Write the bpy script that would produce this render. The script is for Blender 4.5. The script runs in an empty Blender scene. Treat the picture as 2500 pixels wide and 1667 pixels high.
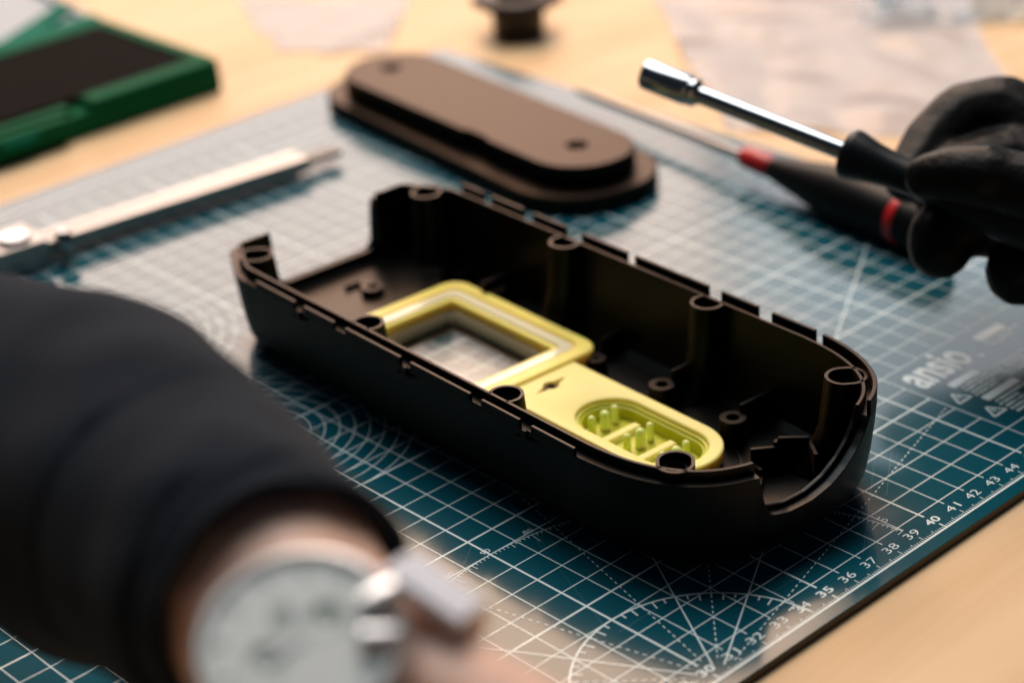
import bpy, bmesh, math, random
from mathutils import Vector, Matrix, noise

random.seed(7)
S = bpy.context.scene
COL = S.collection
CM = 0.01

# ------------------------------------------------------------------ camera
cam_d = bpy.data.cameras.new('camera')
cam = bpy.data.objects.new('camera', cam_d)
COL.objects.link(cam)
S.camera = cam
RX = Vector((0.72601501, -0.68526054, -0.05762117))
RY = Vector((-0.3495458, -0.29557516, -0.88907427))
RZ = Vector((0.59221613, 0.6656225, -0.45412195))
m = Matrix.Identity(4)
for i in range(3):
    m[i][0] = RX[i]; m[i][1] = -RY[i]; m[i][2] = -RZ[i]
m.translation = Vector((-3.48872326, -30.21073717, 33.27021423)) * CM
cam.matrix_world = m
cam_d.sensor_width = 36.0
cam_d.lens = 5047.46 / 2500 * 36.0
cam_d.clip_start = 0.02
cam_d.clip_end = 50
cam_d.dof.use_dof = True
cam_d.dof.focus_distance = 0.608
cam_d.dof.aperture_fstop = (cam_d.lens * 0.001) / 0.0118   # 11.8 mm entrance pupil
cam_d.dof.aperture_blades = 0

# ------------------------------------------------------------------ light
world = bpy.data.worlds.new('World')
S.world = world
world.use_nodes = True
wb = world.node_tree.nodes['Background']
wb.inputs[0].default_value = (0.62, 0.80, 1.0, 1)
wb.inputs[1].default_value = 0.035

FWD = Vector((0.664, 0.747, 0))
RGT = Vector((0.747, -0.664, 0))
MID = Vector((0.40, 0.14, 0))

def area(name, az, el, dist, w, h, radiance, col):
    d = bpy.data.lights.new(name, 'AREA')
    d.shape = 'RECTANGLE'; d.size = w; d.size_y = h
    d.energy = radiance * math.pi * w * h
    d.color = col
    o = bpy.data.objects.new(name, d)
    COL.objects.link(o)
    a, e = math.radians(az), math.radians(el)
    v = (FWD * math.cos(a) + RGT * math.sin(a)) * math.cos(e) + Vector((0, 0, math.sin(e)))
    o.location = MID + v * dist
    o.rotation_euler = (-v).to_track_quat('-Z', 'Y').to_euler()
    return o

area('window_low', -8, 15.5, 2.6, 1.30, 0.52, 4.6, (1.0, 0.81, 0.72))
area('window_mid', -8, 25.2, 2.6, 1.30, 0.38, 6.0, (1.0, 0.76, 0.64))
area('window_high', 0, 43.5, 2.6, 0.90, 1.40, 11.0, (1.0, 0.66, 0.44))
area('window_cool', 15, 22, 2.6, 0.60, 0.85, 3.0, (0.90, 0.95, 1.0))
area('overhead_light', -6, 67, 1.7, 1.1, 0.9, 7.2, (0.97, 0.97, 0.96))

S.view_settings.view_transform = 'Standard'
S.view_settings.look = 'None'
S.view_settings.exposure = 0.0
S.view_settings.gamma = 1.0
S.view_settings.use_curve_mapping = False
S.render.engine = 'CYCLES'
S.cycles.use_denoising = True
try:
    S.cycles.denoiser = 'OPENIMAGEDENOISE'
except Exception:
    pass
S.cycles.max_bounces = 10
S.cycles.transparent_max_bounces = 12
S.cycles.sample_clamp_indirect = 6.0
S.cycles.caustics_reflective = False
S.cycles.caustics_refractive = False

# ------------------------------------------------------------------ materials
def setp(b, **k):
    for n, v in k.items():
        b.inputs[n.replace('_', ' ')].default_value = v

def mat(name, base, rough=0.5, metal=0.0, spec=0.5, bump=None, var=None, roughvar=None, coord='Object', **extra):
    M = bpy.data.materials.new(name)
    M.use_nodes = True
    nt = M.node_tree
    b = nt.nodes['Principled BSDF']
    b.inputs['Base Color'].default_value = (*base, 1)
    b.inputs['Roughness'].default_value = rough
    b.inputs['Metallic'].default_value = metal
    b.inputs['Specular IOR Level'].default_value = spec
    for k, v in extra.items():
        b.inputs[k.replace('_', ' ')].default_value = v
    if bump or var or roughvar:
        tc = nt.nodes.new('ShaderNodeTexCoord')
    if bump:
        sc, st, dist = bump
        n = nt.nodes.new('ShaderNodeTexNoise')
        n.inputs['Scale'].default_value = sc
        n.inputs['Detail'].default_value = 3
        nt.links.new(tc.outputs[coord], n.inputs['Vector'])
        bp = nt.nodes.new('ShaderNodeBump')
        bp.inputs['Strength'].default_value = st
        bp.inputs['Distance'].default_value = dist
        nt.links.new(n.outputs['Fac'], bp.inputs['Height'])
        nt.links.new(bp.outputs[0], b.inputs['Normal'])
    if var:
        sc, col2 = var
        n = nt.nodes.new('ShaderNodeTexNoise')
        n.inputs['Scale'].default_value = sc
        n.inputs['Detail'].default_value = 4
        nt.links.new(tc.outputs[coord], n.inputs['Vector'])
        mx = nt.nodes.new('ShaderNodeMixRGB')
        mx.inputs[1].default_value = (*base, 1)
        mx.inputs[2].default_value = (*col2, 1)
        nt.links.new(n.outputs['Fac'], mx.inputs[0])
        nt.links.new(mx.outputs[0], b.inputs['Base Color'])
    if roughvar:
        sc, r0, r1 = roughvar
        n = nt.nodes.new('ShaderNodeTexNoise')
        n.inputs['Scale'].default_value = sc
        n.inputs['Detail'].default_value = 5
        nt.links.new(tc.outputs[coord], n.inputs['Vector'])
        mr = nt.nodes.new('ShaderNodeMapRange')
        mr.inputs['From Min'].default_value = 0.3
        mr.inputs['From Max'].default_value = 0.7
        mr.inputs['To Min'].default_value = r0
        mr.inputs['To Max'].default_value = r1
        nt.links.new(n.outputs['Fac'], mr.inputs['Value'])
        nt.links.new(mr.outputs[0], b.inputs['Roughness'])
    return M

def wood_material():
    M = bpy.data.materials.new('birch_wood')
    M.use_nodes = True
    nt = M.node_tree
    b = nt.nodes['Principled BSDF']
    b.inputs['Roughness'].default_value = 0.5
    b.inputs['Specular IOR Level'].default_value = 0.15
    tc = nt.nodes.new('ShaderNodeTexCoord')
    mp = nt.nodes.new('ShaderNodeMapping')
    mp.inputs['Rotation'].default_value = (0, 0, math.radians(38))
    mp.inputs['Scale'].default_value = (3.0, 26.0, 1)
    nt.links.new(tc.outputs['Object'], mp.inputs['Vector'])
    n1 = nt.nodes.new('ShaderNodeTexNoise')
    n1.inputs['Scale'].default_value = 2.0
    n1.inputs['Detail'].default_value = 8
    n1.inputs['Distortion'].default_value = 0.7
    nt.links.new(mp.outputs[0], n1.inputs['Vector'])
    cr = nt.nodes.new('ShaderNodeValToRGB')
    cr.color_ramp.elements[0].position = 0.34
    cr.color_ramp.elements[0].color = (0.66, 0.42, 0.22, 1)
    cr.color_ramp.elements[1].position = 0.66
    cr.color_ramp.elements[1].color = (0.80, 0.57, 0.34, 1)
    nt.links.new(n1.outputs['Fac'], cr.inputs[0])
    n2 = nt.nodes.new('ShaderNodeTexNoise')
    n2.inputs['Scale'].default_value = 9.0
    n2.inputs['Detail'].default_value = 3
    nt.links.new(tc.outputs['Object'], n2.inputs['Vector'])
    mx = nt.nodes.new('ShaderNodeMixRGB')
    mx.inputs[0].default_value = 0.35
    cr2 = nt.nodes.new('ShaderNodeValToRGB')
    cr2.color_ramp.elements[0].position = 0.35
    cr2.color_ramp.elements[0].color = (0.70, 0.46, 0.25, 1)
    cr2.color_ramp.elements[1].position = 0.65
    cr2.color_ramp.elements[1].color = (0.82, 0.60, 0.38, 1)
    nt.links.new(n2.outputs['Fac'], cr2.inputs[0])
    nt.links.new(cr.outputs[0], mx.inputs[1])
    nt.links.new(cr2.outputs[0], mx.inputs[2])
    nt.links.new(mx.outputs[0], b.inputs['Base Color'])
    bp = nt.nodes.new('ShaderNodeBump')
    bp.inputs['Strength'].default_value = 0.12
    bp.inputs['Distance'].default_value = 0.0003
    nt.links.new(n1.outputs['Fac'], bp.inputs['Height'])
    nt.links.new(bp.outputs[0], b.inputs['Normal'])
    return M

def clear_material(name, tint, refl=1.0, rough=0.04, haze=None):
    M = bpy.data.materials.new(name)
    M.use_nodes = True
    nt = M.node_tree
    nt.nodes.remove(nt.nodes['Principled BSDF'])
    out = nt.nodes['Material Output']
    tr = nt.nodes.new('ShaderNodeBsdfTransparent')
    tr.inputs[0].default_value = (*tint, 1)
    gl = nt.nodes.new('ShaderNodeBsdfGlossy')
    gl.inputs['Roughness'].default_value = rough
    gl.inputs['Color'].default_value = (refl, refl, refl, 1)
    lw = nt.nodes.new('ShaderNodeLayerWeight')
    lw.inputs['Blend'].default_value = 0.5
    pw = nt.nodes.new('ShaderNodeMath'); pw.operation = 'POWER'; pw.inputs[1].default_value = 5.0
    nt.links.new(lw.outputs['Facing'], pw.inputs[0])
    fr = nt.nodes.new('ShaderNodeMath'); fr.operation = 'MULTIPLY_ADD'; fr.inputs[1].default_value = 0.96; fr.inputs[2].default_value = 0.04
    nt.links.new(pw.outputs[0], fr.inputs[0])
    mx = nt.nodes.new('ShaderNodeMixShader')
    nt.links.new(fr.outputs[0], mx.inputs[0])
    first = tr
    if haze:
        df = nt.nodes.new('ShaderNodeBsdfDiffuse')
        df.inputs[0].default_value = (*haze[0], 1)
        m2 = nt.nodes.new('ShaderNodeMixShader')
        m2.inputs[0].default_value = haze[1]
        nt.links.new(tr.outputs[0], m2.inputs[1])
        nt.links.new(df.outputs[0], m2.inputs[2])
        first = m2
    nt.links.new(first.outputs[0], mx.inputs[1])
    nt.links.new(gl.outputs[0], mx.inputs[2])
    nt.links.new(mx.outputs[0], out.inputs['Surface'])
    return M

MT = {}
MT['wood'] = wood_material()
MT['mat'] = mat('mat_teal', (0.004, 0.070, 0.100), 0.15, spec=0.32, bump=(2600, 0.05, 0.00004), roughvar=(28, 0.11, 0.19))
MT['mat_edge'] = mat('mat_core', (0.06, 0.045, 0.03), 0.6)
MT['scratch'] = mat('mat_scratch', (0.03, 0.14, 0.17), 0.4)
MT['print'] = mat('mat_print', (0.70, 0.82, 0.84), 0.19, spec=0.32)
MT['shell'] = mat('black_plastic', (0.010, 0.012, 0.013), 0.36, 1.0, bump=(4200, 0.22, 0.00006), Specular_Tint=(1.0, 0.90, 0.84, 1), Sheen_Weight=0.03, Sheen_Roughness=0.5, Sheen_Tint=(1.0, 0.5, 0.28, 1))  # warm specular and sheen tints put reflected warm light into the black plastic
MT['cap'] = mat('black_plastic_cap', (0.014, 0.012, 0.011), 0.42, 1.0, bump=(4000, 0.2, 0.00006), Specular_Tint=(1.0, 0.89, 0.82, 1))  # warm specular tint colours the black plastic like the warm light it reflects
MT['yellow'] = mat('yellow_silicone', (0.94, 0.77, 0.25), 0.45, spec=0.25, var=(160, (0.92, 0.80, 0.30)), Subsurface_Weight=0.75, Subsurface_Scale=0.004)
MT['yellow'].node_tree.nodes['Principled BSDF'].inputs['Subsurface Radius'].default_value = (1.0, 0.75, 0.12)
MT['amber'] = mat('amber_silicone', (0.97, 0.76, 0.20), 0.34, spec=0.22, Subsurface_Weight=0.8, Subsurface_Scale=0.004)
MT['amber'].node_tree.nodes['Principled BSDF'].inputs['Subsurface Radius'].default_value = (1.0, 0.65, 0.08)
MT['green_y'] = mat('lime_silicone', (0.55, 0.56, 0.04), 0.36, spec=0.2, Subsurface_Weight=0.8, Subsurface_Scale=0.004)
MT['green_y'].node_tree.nodes['Principled BSDF'].inputs['Subsurface Radius'].default_value = (0.8, 0.9, 0.12)
MT['peg'] = mat('pale_lime_silicone', (0.76, 0.86, 0.36), 0.22, spec=0.25, Subsurface_Weight=0.8, Subsurface_Scale=0.004)
MT['peg'].node_tree.nodes['Principled BSDF'].inputs['Subsurface Radius'].default_value = (0.6, 0.8, 0.2)
MT['lens'] = clear_material('clear_lens', (0.99, 0.99, 0.98), 0.36, 0.10)
MT['lens_frame'] = mat('smoky_beige_plastic', (0.44, 0.37, 0.25), 0.25, spec=0.5)
MT['clear_band'] = mat('frosted_clear_band', (0.85, 0.74, 0.52), 0.16, spec=0.6, Subsurface_Weight=0.5, Subsurface_Scale=0.003)
MT['chrome'] = mat('chrome', (0.36, 0.39, 0.41), 0.17, 1.0)
MT['steel'] = mat('brushed_steel', (0.36, 0.34, 0.33), 0.40, 1.0)
MT['dark_steel'] = mat('dull_steel', (0.16, 0.155, 0.15), 0.4, 1.0)
MT['handle'] = mat('black_rubber', (0.004, 0.008, 0.011), 0.40, spec=0.18, bump=(900, 0.1, 0.0001))
MT['handle2'] = mat('black_grip', (0.005, 0.005, 0.0055), 0.42, spec=0.12)
MT['red'] = mat('red_plastic', (0.55, 0.012, 0.014), 0.35)
MT['glove'] = mat('black_nitrile', (0.0035, 0.0042, 0.005), 0.44, spec=0.10, bump=(130, 0.38, 0.0022))
MT['cloth'] = mat('dark_cloth', (0.005, 0.011, 0.020), 0.85, spec=0.06, bump=(1800, 0.3, 0.0004), Sheen_Weight=0.08, Sheen_Roughness=0.5)
MT['skin'] = mat('skin', (0.78, 0.53, 0.42), 0.48, spec=0.4, var=(60, (0.70, 0.42, 0.32)), Subsurface_Weight=0.3, Subsurface_Scale=0.004)
MT['watch_steel'] = mat('watch_steel', (0.80, 0.81, 0.83), 0.38, 0.7)
MT['dial'] = mat('pale_dial', (0.88, 0.94, 0.93), 0.4)
MT['dial_dark'] = mat('dial_print', (0.45, 0.54, 0.51), 0.4)
MT['strap'] = mat('bracelet_steel', (0.86, 0.90, 1.0), 0.5, 0.2)  # bluish white base puts a bright reflection into the steel's colour
MT['green'] = mat('green_plastic', (0.003, 0.085, 0.034), 0.6, spec=0.04, var=(30, (0.006, 0.11, 0.045)))
MT['green_clear'] = mat('green_lid_plastic', (0.002, 0.15, 0.10), 0.6, spec=0.04)
MT['foam'] = mat('black_foam', (0.010, 0.008, 0.007), 0.9, spec=0.03, bump=(600, 0.4, 0.0006))
MT['white'] = mat('white_liner', (0.42, 0.46, 0.50), 0.5, spec=0.2)
MT['knob'] = mat('black_knob_warm_tint', (0.014, 0.006, 0.003), 0.28, spec=0.25)  # brown tint puts orange reflections into the base colour of black plastic
MT['bag'] = clear_material('plastic_film', (0.93, 0.93, 0.94), 0.35, 0.22, ((0.74, 0.72, 0.74), 0.55))
MT['bag2'] = clear_material('clear_bag_film', (0.80, 0.87, 0.92), 0.6, 0.12, ((0.40, 0.48, 0.55), 0.35))

# ------------------------------------------------------------------ helpers
class MB:
    def __init__(s): s.v, s.f = [], []
    def add(s, vs, fs):
        o = len(s.v); s.v += [tuple(x) for x in vs]; s.f += [tuple(i + o for i in q) for q in fs]; return s
    def box(s, x0, x1, y0, y1, z0, z1, M=None):
        vs = [Vector((x, y, z)) for z in (z0, z1) for y in (y0, y1) for x in (x0, x1)]
        if M: vs = [M @ v for v in vs]
        return s.add(vs, [(0, 2, 3, 1), (4, 5, 7, 6), (0, 1, 5, 4), (2, 6, 7, 3), (0, 4, 6, 2), (1, 3, 7, 5)])
    def loft(s, rings, closed=True, cap0=False, cap1=False, loop=False):
        n = len(rings[0]); vs = [p for r in rings for p in r]; fs = []
        R = len(rings)
        for j in range(R if loop else R - 1):
            a, b = j * n, ((j + 1) % R) * n
            for i in range(n if closed else n - 1):
                k = (i + 1) % n
                fs.append((a + i, a + k, b + k, b + i))
        if cap0: fs.append(tuple(reversed(range(n))))
        if cap1: fs.append(tuple((R - 1) * n + i for i in range(n)))
        return s.add(vs, fs)
    def prism(s, poly, z0, z1):
        return s.loft([[(x, y, z0) for x, y in poly], [(x, y, z1) for x, y in poly]], cap0=True, cap1=True)
    def lathe(s, prof, n=32, M=None, cap0=True, cap1=True):
        rings = []
        for r, z in prof:
            ring = [Vector((r * math.cos(2 * math.pi * i / n), r * math.sin(2 * math.pi * i / n), z)) for i in range(n)]
            if M: ring = [M @ p for p in ring]
            rings.append(ring)
        return s.loft(rings, cap0=cap0, cap1=cap1)
    def ringplate(s, outer, inner, z0, z1):
        return s.loft([[(x, y, z0) for x, y in outer], [(x, y, z1) for x, y in outer], [(x, y, z1) for x, y in inner], [(x, y, z0) for x, y in inner]], loop=True)
    def strip(s, a, b, w, z=0.0):
        a, b = Vector((a[0], a[1])), Vector((b[0], b[1])); d = (b - a).normalized(); n = Vector((-d.y, d.x)) * (w / 2)
        return s.add([(p.x, p.y, z) for p in (a - n, b - n, b + n, a + n)], [(0, 1, 2, 3)])
    def arc(s, c, r, a0, a1, w, z=0.0, n=60):
        vs, fs = [], []
        for i in range(n + 1):
            t = math.radians(a0 + (a1 - a0) * i / n)
            for q in (r - w / 2, r + w / 2): vs.append((c[0] + q * math.cos(t), c[1] + q * math.sin(t), z))
        for i in range(n): fs.append((2 * i, 2 * i + 1, 2 * i + 3, 2 * i + 2))
        return s.add(vs, fs)
    def build(s, name, material, parent=None, smooth=False, bevel=0.0, seg=2, angle=40, scale=CM, recalc=True):
        me = bpy.data.meshes.new(name)
        me.from_pydata([tuple(Vector(v) * scale) for v in s.v], [], s.f)
        if recalc:
            bm = bmesh.new(); bm.from_mesh(me)
            bmesh.ops.remove_doubles(bm, verts=bm.verts, dist=1e-7)
            bmesh.ops.recalc_face_normals(bm, faces=bm.faces)
            bm.to_mesh(me); bm.free()
        me.materials.append(MT[material])
        o = bpy.data.objects.new(name, me)
        COL.objects.link(o)
        if parent: o.parent = parent
        if bevel:
            bv = o.modifiers.new('bevel', 'BEVEL'); bv.width = bevel * CM; bv.segments = seg
            bv.limit_method = 'ANGLE'; bv.angle_limit = math.radians(angle); bv.harden_normals = False
        if smooth:
            me.polygons.foreach_set('use_smooth', [True] * len(me.polygons))
            me.set_sharp_from_angle(angle=math.radians(angle))
        return o

def thing(name, label, cat, loc=(0, 0, 0), rz=0.0, group=None):
    o = bpy.data.objects.new(name, None)
    COL.objects.link(o)
    o.empty_display_size = 0.02
    o.location = Vector(loc) * CM
    o.rotation_euler = (0, 0, math.radians(rz))
    o['label'] = label; o['category'] = cat
    if group: o['group'] = group
    return o

def struct(o, label=None):
    o['kind'] = 'structure'
    if label: o['label'] = label
    return o

def rounded(verts, radii, seg=10):
    out = []; n = len(verts)
    for i in range(n):
        p = Vector(verts[i]); a = Vector(verts[i - 1]); b = Vector(verts[(i + 1) % n]); r = radii[i]
        da, db = (a - p).normalized(), (b - p).normalized()
        ang = da.angle(db)
        if r <= 0 or abs(ang - math.pi) < 1e-3:
            out.append((p.x, p.y)); continue
        t = min(r / math.tan(ang / 2), (a - p).length * 0.49, (b - p).length * 0.49)
        r = t * math.tan(ang / 2)
        c = p + (da + db).normalized() * (r / math.sin(ang / 2))
        s0, s1 = p + da * t - c, p + db * t - c
        a0 = math.atan2(s0.y, s0.x); a1 = math.atan2(s1.y, s1.x)
        d = (a1 - a0 + math.pi) % (2 * math.pi) - math.pi
        for k in range(seg + 1):
            q = a0 + d * k / seg
            out.append((c.x + r * math.cos(q), c.y + r * math.sin(q)))
    return out

def rrect(x0, x1, y0, y1, r, seg=8):
    return rounded([(x0, y0), (x1, y0), (x1, y1), (x0, y1)], [r] * 4, seg)

def stadium(cx, cy, hw, hl, seg=16):
    pts = []
    for k in range(seg + 1):
        a = math.pi * k / seg; pts.append((cx + hw * math.cos(a), cy + (hl - hw) + hw * math.sin(a)))
    for k in range(seg + 1):
        a = math.pi + math.pi * k / seg; pts.append((cx + hw * math.cos(a), cy - (hl - hw) + hw * math.sin(a)))
    return pts

def resample(poly, n):
    P = [Vector(p) for p in poly]; L = [0.0]
    for i in range(len(P)): L.append(L[-1] + (P[(i + 1) % len(P)] - P[i]).length)
    tot = L[-1]; out = []; j = 0
    for k in range(n):
        d = tot * k / n
        while L[j + 1] < d: j += 1
        f = (d - L[j]) / max(L[j + 1] - L[j], 1e-9)
        p = P[j].lerp(P[(j + 1) % len(P)], f); out.append((p.x, p.y))
    return out

def inset(poly, d):
    n = len(poly); out = []
    area2 = sum(poly[i][0] * poly[(i + 1) % n][1] - poly[(i + 1) % n][0] * poly[i][1] for i in range(n))
    sg = 1 if area2 > 0 else -1
    for i in range(n):
        a, b = Vector(poly[i - 2]), Vector(poly[(i + 2) % n]); t = (b - a).normalized()
        nn = Vector((-t.y, t.x)) * sg
        out.append((poly[i][0] + nn.x * d, poly[i][1] + nn.y * d))
    return out

def tube_frame(a, b):
    a, b = Vector(a), Vector(b); z = (b - a).normalized()
    q = z.to_track_quat('Z', 'Y')
    return Matrix.Translation(a) @ q.to_matrix().to_4x4()

def carve(o, cut):
    # subtract the closed shape in cut (an MB in the same local frame) from mesh object o
    c = cut.build('cutter', 'foam', o.parent)
    md = o.modifiers.new('cut', 'BOOLEAN'); md.object = c; md.operation = 'DIFFERENCE'; md.solver = 'EXACT'
    bpy.context.view_layer.update()
    me = bpy.data.meshes.new_from_object(o.evaluated_get(bpy.context.evaluated_depsgraph_get()))
    o.modifiers.clear(); o.data = me
    bpy.data.objects.remove(c)
    me.polygons.foreach_set('use_smooth', [True] * len(me.polygons)); me.set_sharp_from_angle(angle=math.radians(35))

# text -> mesh in cm
_cache = {}
def text_mesh(txt, offset=0.0):
    k = (txt, offset)
    if k not in _cache:
        c = bpy.data.curves.new('t', 'FONT'); c.body = txt; c.size = 1.0; c.offset = offset; c.resolution_u = 3
        o = bpy.data.objects.new('t', c); COL.objects.link(o)
        dg = bpy.context.evaluated_depsgraph_get()
        me = bpy.data.meshes.new_from_object(o.evaluated_get(dg))
        vs = [tuple(v.co) for v in me.vertices]; fs = [tuple(p.vertices) for p in me.polygons]
        bpy.data.objects.remove(o); bpy.data.curves.remove(c); bpy.data.meshes.remove(me)
        _cache[k] = (vs, fs)
    return _cache[k]

def put_text(mb, txt, x0, x1, y0, y1, rot=0.0, offset=0.0, z=0.0):
    vs, fs = text_mesh(txt, offset)
    ax, bx_ = min(v[0] for v in vs), max(v[0] for v in vs); ay, by = min(v[1] for v in vs), max(v[1] for v in vs)
    cx, cy = (x0 + x1) / 2, (y0 + y1) / 2; c, s_ = math.cos(rot), math.sin(rot); out = []
    for v in vs:
        x = (v[0] - ax) / (bx_ - ax) * (x1 - x0) + x0 - cx; y = (v[1] - ay) / (by - ay) * (y1 - y0) + y0 - cy
        out.append((cx + x * c - y * s_, cy + x * s_ + y * c, z))
    mb.add(out, fs)

# ------------------------------------------------------------------ table
ZT = -0.30
mb = MB(); mb.box(-90, 150, -60, 150, ZT - 3.0, ZT)
struct(mb.build('tabletop', 'wood', bevel=0.1), 'pale birch wood tabletop under the cutting mat')

# ------------------------------------------------------------------ cutting mat
U0, U1, V0, V1 = -0.5, 59.4, -0.52, 44.4
cm_ = thing('cutting_mat', 'teal self-healing cutting mat with white centimetre grid lying on the wooden table', 'cutting mat', (0, 0, 0))
mb = MB(); mb.loft([[(x, y, z) for x, y in rrect(U0, U1, V0, V1, 0.6)] for z in (-0.05, 0.0)], cap0=True, cap1=True)
mb.build('mat_surface', 'mat', cm_, bevel=0.015)
mb = MB(); mb.loft([[(x, y, z) for x, y in rrect(U0 + .01, U1 - .01, V0 + .01, V1 - .01, 0.6)] for z in (ZT, -0.052)], cap0=True, cap1=True)
mb.build('mat_core', 'mat_edge', cm_)
ZP = 0.004
g = MB()
def blocked(u, v): return u > 46 and 2 < v < 7
for i in range(0, 58):
    w = 0.070 if i % 5 == 0 else 0.038
    v0 = 0.78
    if i > 46: g.strip((i, v0), (i, 2), w, ZP); g.strip((i, 7), (i, 42), w, ZP)
    else: g.strip((i, v0), (i, 42), w, ZP)
for j in range(1, 43):
    w = 0.070 if j % 5 == 0 else 0.038
    g.strip((0, j), (46 if 2 < j < 7 else 57, j), w, ZP + 0.0006)
g.build('printed_grid', 'print', cm_, recalc=False)
r = MB()
r.strip((0, -0.05), (58, -0.05), 0.07, ZP)
r.strip((0, 43.2), (58, 43.2), 0.07, ZP)
for k in range(0, 571):
    u = k / 10; big = k % 50 == 0
    h = 0.28 if k % 10 == 0 else (0.20 if k % 5 == 0 else 0.13)
    r.strip((u, -0.05), (u, -0.05 + h), 0.055 if big else 0.026, ZP + 0.0006)
    r.strip((u, 43.2), (u, 43.2 - h), 0.03, ZP + 0.0006)
r.build('printed_ruler', 'print', cm_, recalc=False)
for n in range(1, 58):
    t = MB(); s_ = str(n); w = 0.14 * len(s_)
    put_text(t, s_, n - w, n + w, 0.33, 0.63, 0, 0.022 if n % 5 == 0 else -0.004, ZP + 0.0012)
    t.build('printed_number', 'print', cm_, recalc=False)
p = MB()
def dashed(a, b, w, d=0.13, gap=0.13):
    a, b = Vector(a), Vector(b); L = (b - a).length; x = 0.0; e = (b - a).normalized()
    while x < L:
        p.strip(a + e * x, a + e * min(x + d, L), w, ZP + 0.0018); x += d + gap
PC = Vector((30, 0))
p.arc(PC, 4.0, 2, 178, 0.06, ZP + 0.0018); p.arc(PC, 9.0, 5, 175, 0.03, ZP + 0.0018, 160)
for a in range(5, 176, 5):
    t_ = math.radians(a); e = Vector((math.cos(t_), math.sin(t_)))
    p.strip(PC + e * 4, PC + e * (3.78 if a % 10 else 3.66), 0.05, ZP + 0.0024)
for a in range(5, 176):
    t_ = math.radians(a); e = Vector((math.cos(t_), math.sin(t_)))
    p.strip(PC + e * 9, PC + e * (8.55 if a % 10 == 0 else (8.75 if a % 5 == 0 else 8.88)), 0.024, ZP + 0.0024)
for a in range(10, 180, 10):
    t_ = math.radians(a); c = PC + Vector((math.cos(t_), math.sin(t_))) * 9.22
    w = 0.16 if a < 100 else 0.2
    put_text(p, str(a), c.x - w, c.x + w, c.y - 0.1, c.y + 0.1, t_ - math.pi / 2, 0.0, ZP + 0.003)
for a in (15, 45, 75, 105, 135, 165):
    t_ = math.radians(a); e = Vector((math.cos(t_), math.sin(t_)))
    L = 16.5 if a in (15, 165) else (14 if a in (45, 135) else 12)
    dashed(PC + e * 0.9, PC + e * L, 0.034)
for a in (30, 60, 120, 150):
    t_ = math.radians(a); e = Vector((math.cos(t_), math.sin(t_)))
    L = 29 if a in (30, 150) else 40
    if a == 30:
        p.strip(PC + e * 0.6, PC + e * 8, 0.045, ZP + 0.0018); p.strip(PC + e * 14.2, PC + e * L, 0.045, ZP + 0.0018)
    else: p.strip(PC + e * 0.6, PC + e * (L if a != 60 else 20), 0.045, ZP + 0.0018)
for cv in (20, 30):
    for k in range(2, 11): p.arc((30, cv), k * 0.5, 0, 360, 0.032, ZP + 0.0018, 96)
p.build('printed_protractor', 'print', cm_, recalc=False)
lg = MB()
ZL = ZP + 0.001
put_text(lg, 'ansio', 46.42, 49.28, 5.45, 6.95, 0, 0.022, ZL)
lg.arc((49.55, 5.53), 0.06, 0, 360, 0.09, ZL, 20)
for (x0, x1, y0, y1) in ((47.1, 48.55, 4.82, 5.15), (47.12, 48.92, 3.48, 3.82), (50.4, 51.9, 6.1, 6.5)):
    lg.loft([[(x, y, ZL) for x, y in rrect(x0, x1, y0, y1, 0.06, 3)]], cap1=True)
rr = random.Random(3)
def textrow(x0, x1, y, h):
    x = x0
    while x < x1:
        w = rr.uniform(0.04, 0.11)
        lg.add([(x, y, ZL), (x + w, y, ZL), (x + w, y + h * rr.uniform(.75, 1), ZL), (x, y + h * rr.uniform(.75, 1), ZL)], [(0, 1, 2, 3)])
        x += w + (0.018 if rr.random() < .8 else 0.07)
for y, a, b in ((4.60, 47.3, 48.6), (4.38, 47.2, 49.2), (4.16, 47.2, 48.5), (3.96, 47.15, 48.4), (3.24, 47.25, 49.0), (3.02, 47.15, 48.2), (2.80, 47.2, 48.9), (2.58, 47.15, 48.5), (2.36, 47.15, 48.9), (4.60, 48.95, 50.9), (4.38, 49.4, 51.4), (4.16, 49.0, 51.2), (3.96, 49.0, 50.6), (3.24, 49.3, 51.4), (5.85, 50.4, 52.2), (5.62, 50.4, 51.6)):
    textrow(a, b, y, 0.13)
for (cx_, cy_) in ((46.67, 4.32), (46.69, 2.98)):
    tri = [(cx_ - .33, cy_ - .25), (cx_ + .33, cy_ - .25), (cx_, cy_ + .33)]
    for i in range(3): lg.strip(tri[i], tri[(i + 1) % 3], 0.075, ZL)
    lg.strip((cx_, cy_ - .08), (cx_, cy_ + .13), 0.07, ZL + .0006); lg.strip((cx_ - .03, cy_ - .17), (cx_ + .03, cy_ - .17), 0.05, ZL + .0006)
lg.build('printed_logo', 'print', cm_, recalc=False)
rs = random.Random(11)
for k in range(16):
    u, v = rs.uniform(28, 46), rs.uniform(0.6, 10); a = rs.choice((0.0, 0.03, -0.04, 1.2, 0.6, 2.2)); L = rs.uniform(1.5, 7)
    q = MB(); q.strip((u, v), (u + L * math.cos(a), v + L * math.sin(a)), rs.uniform(0.006, 0.012), 0.002); q.build('scratch', 'scratch', cm_, recalc=False)

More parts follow.
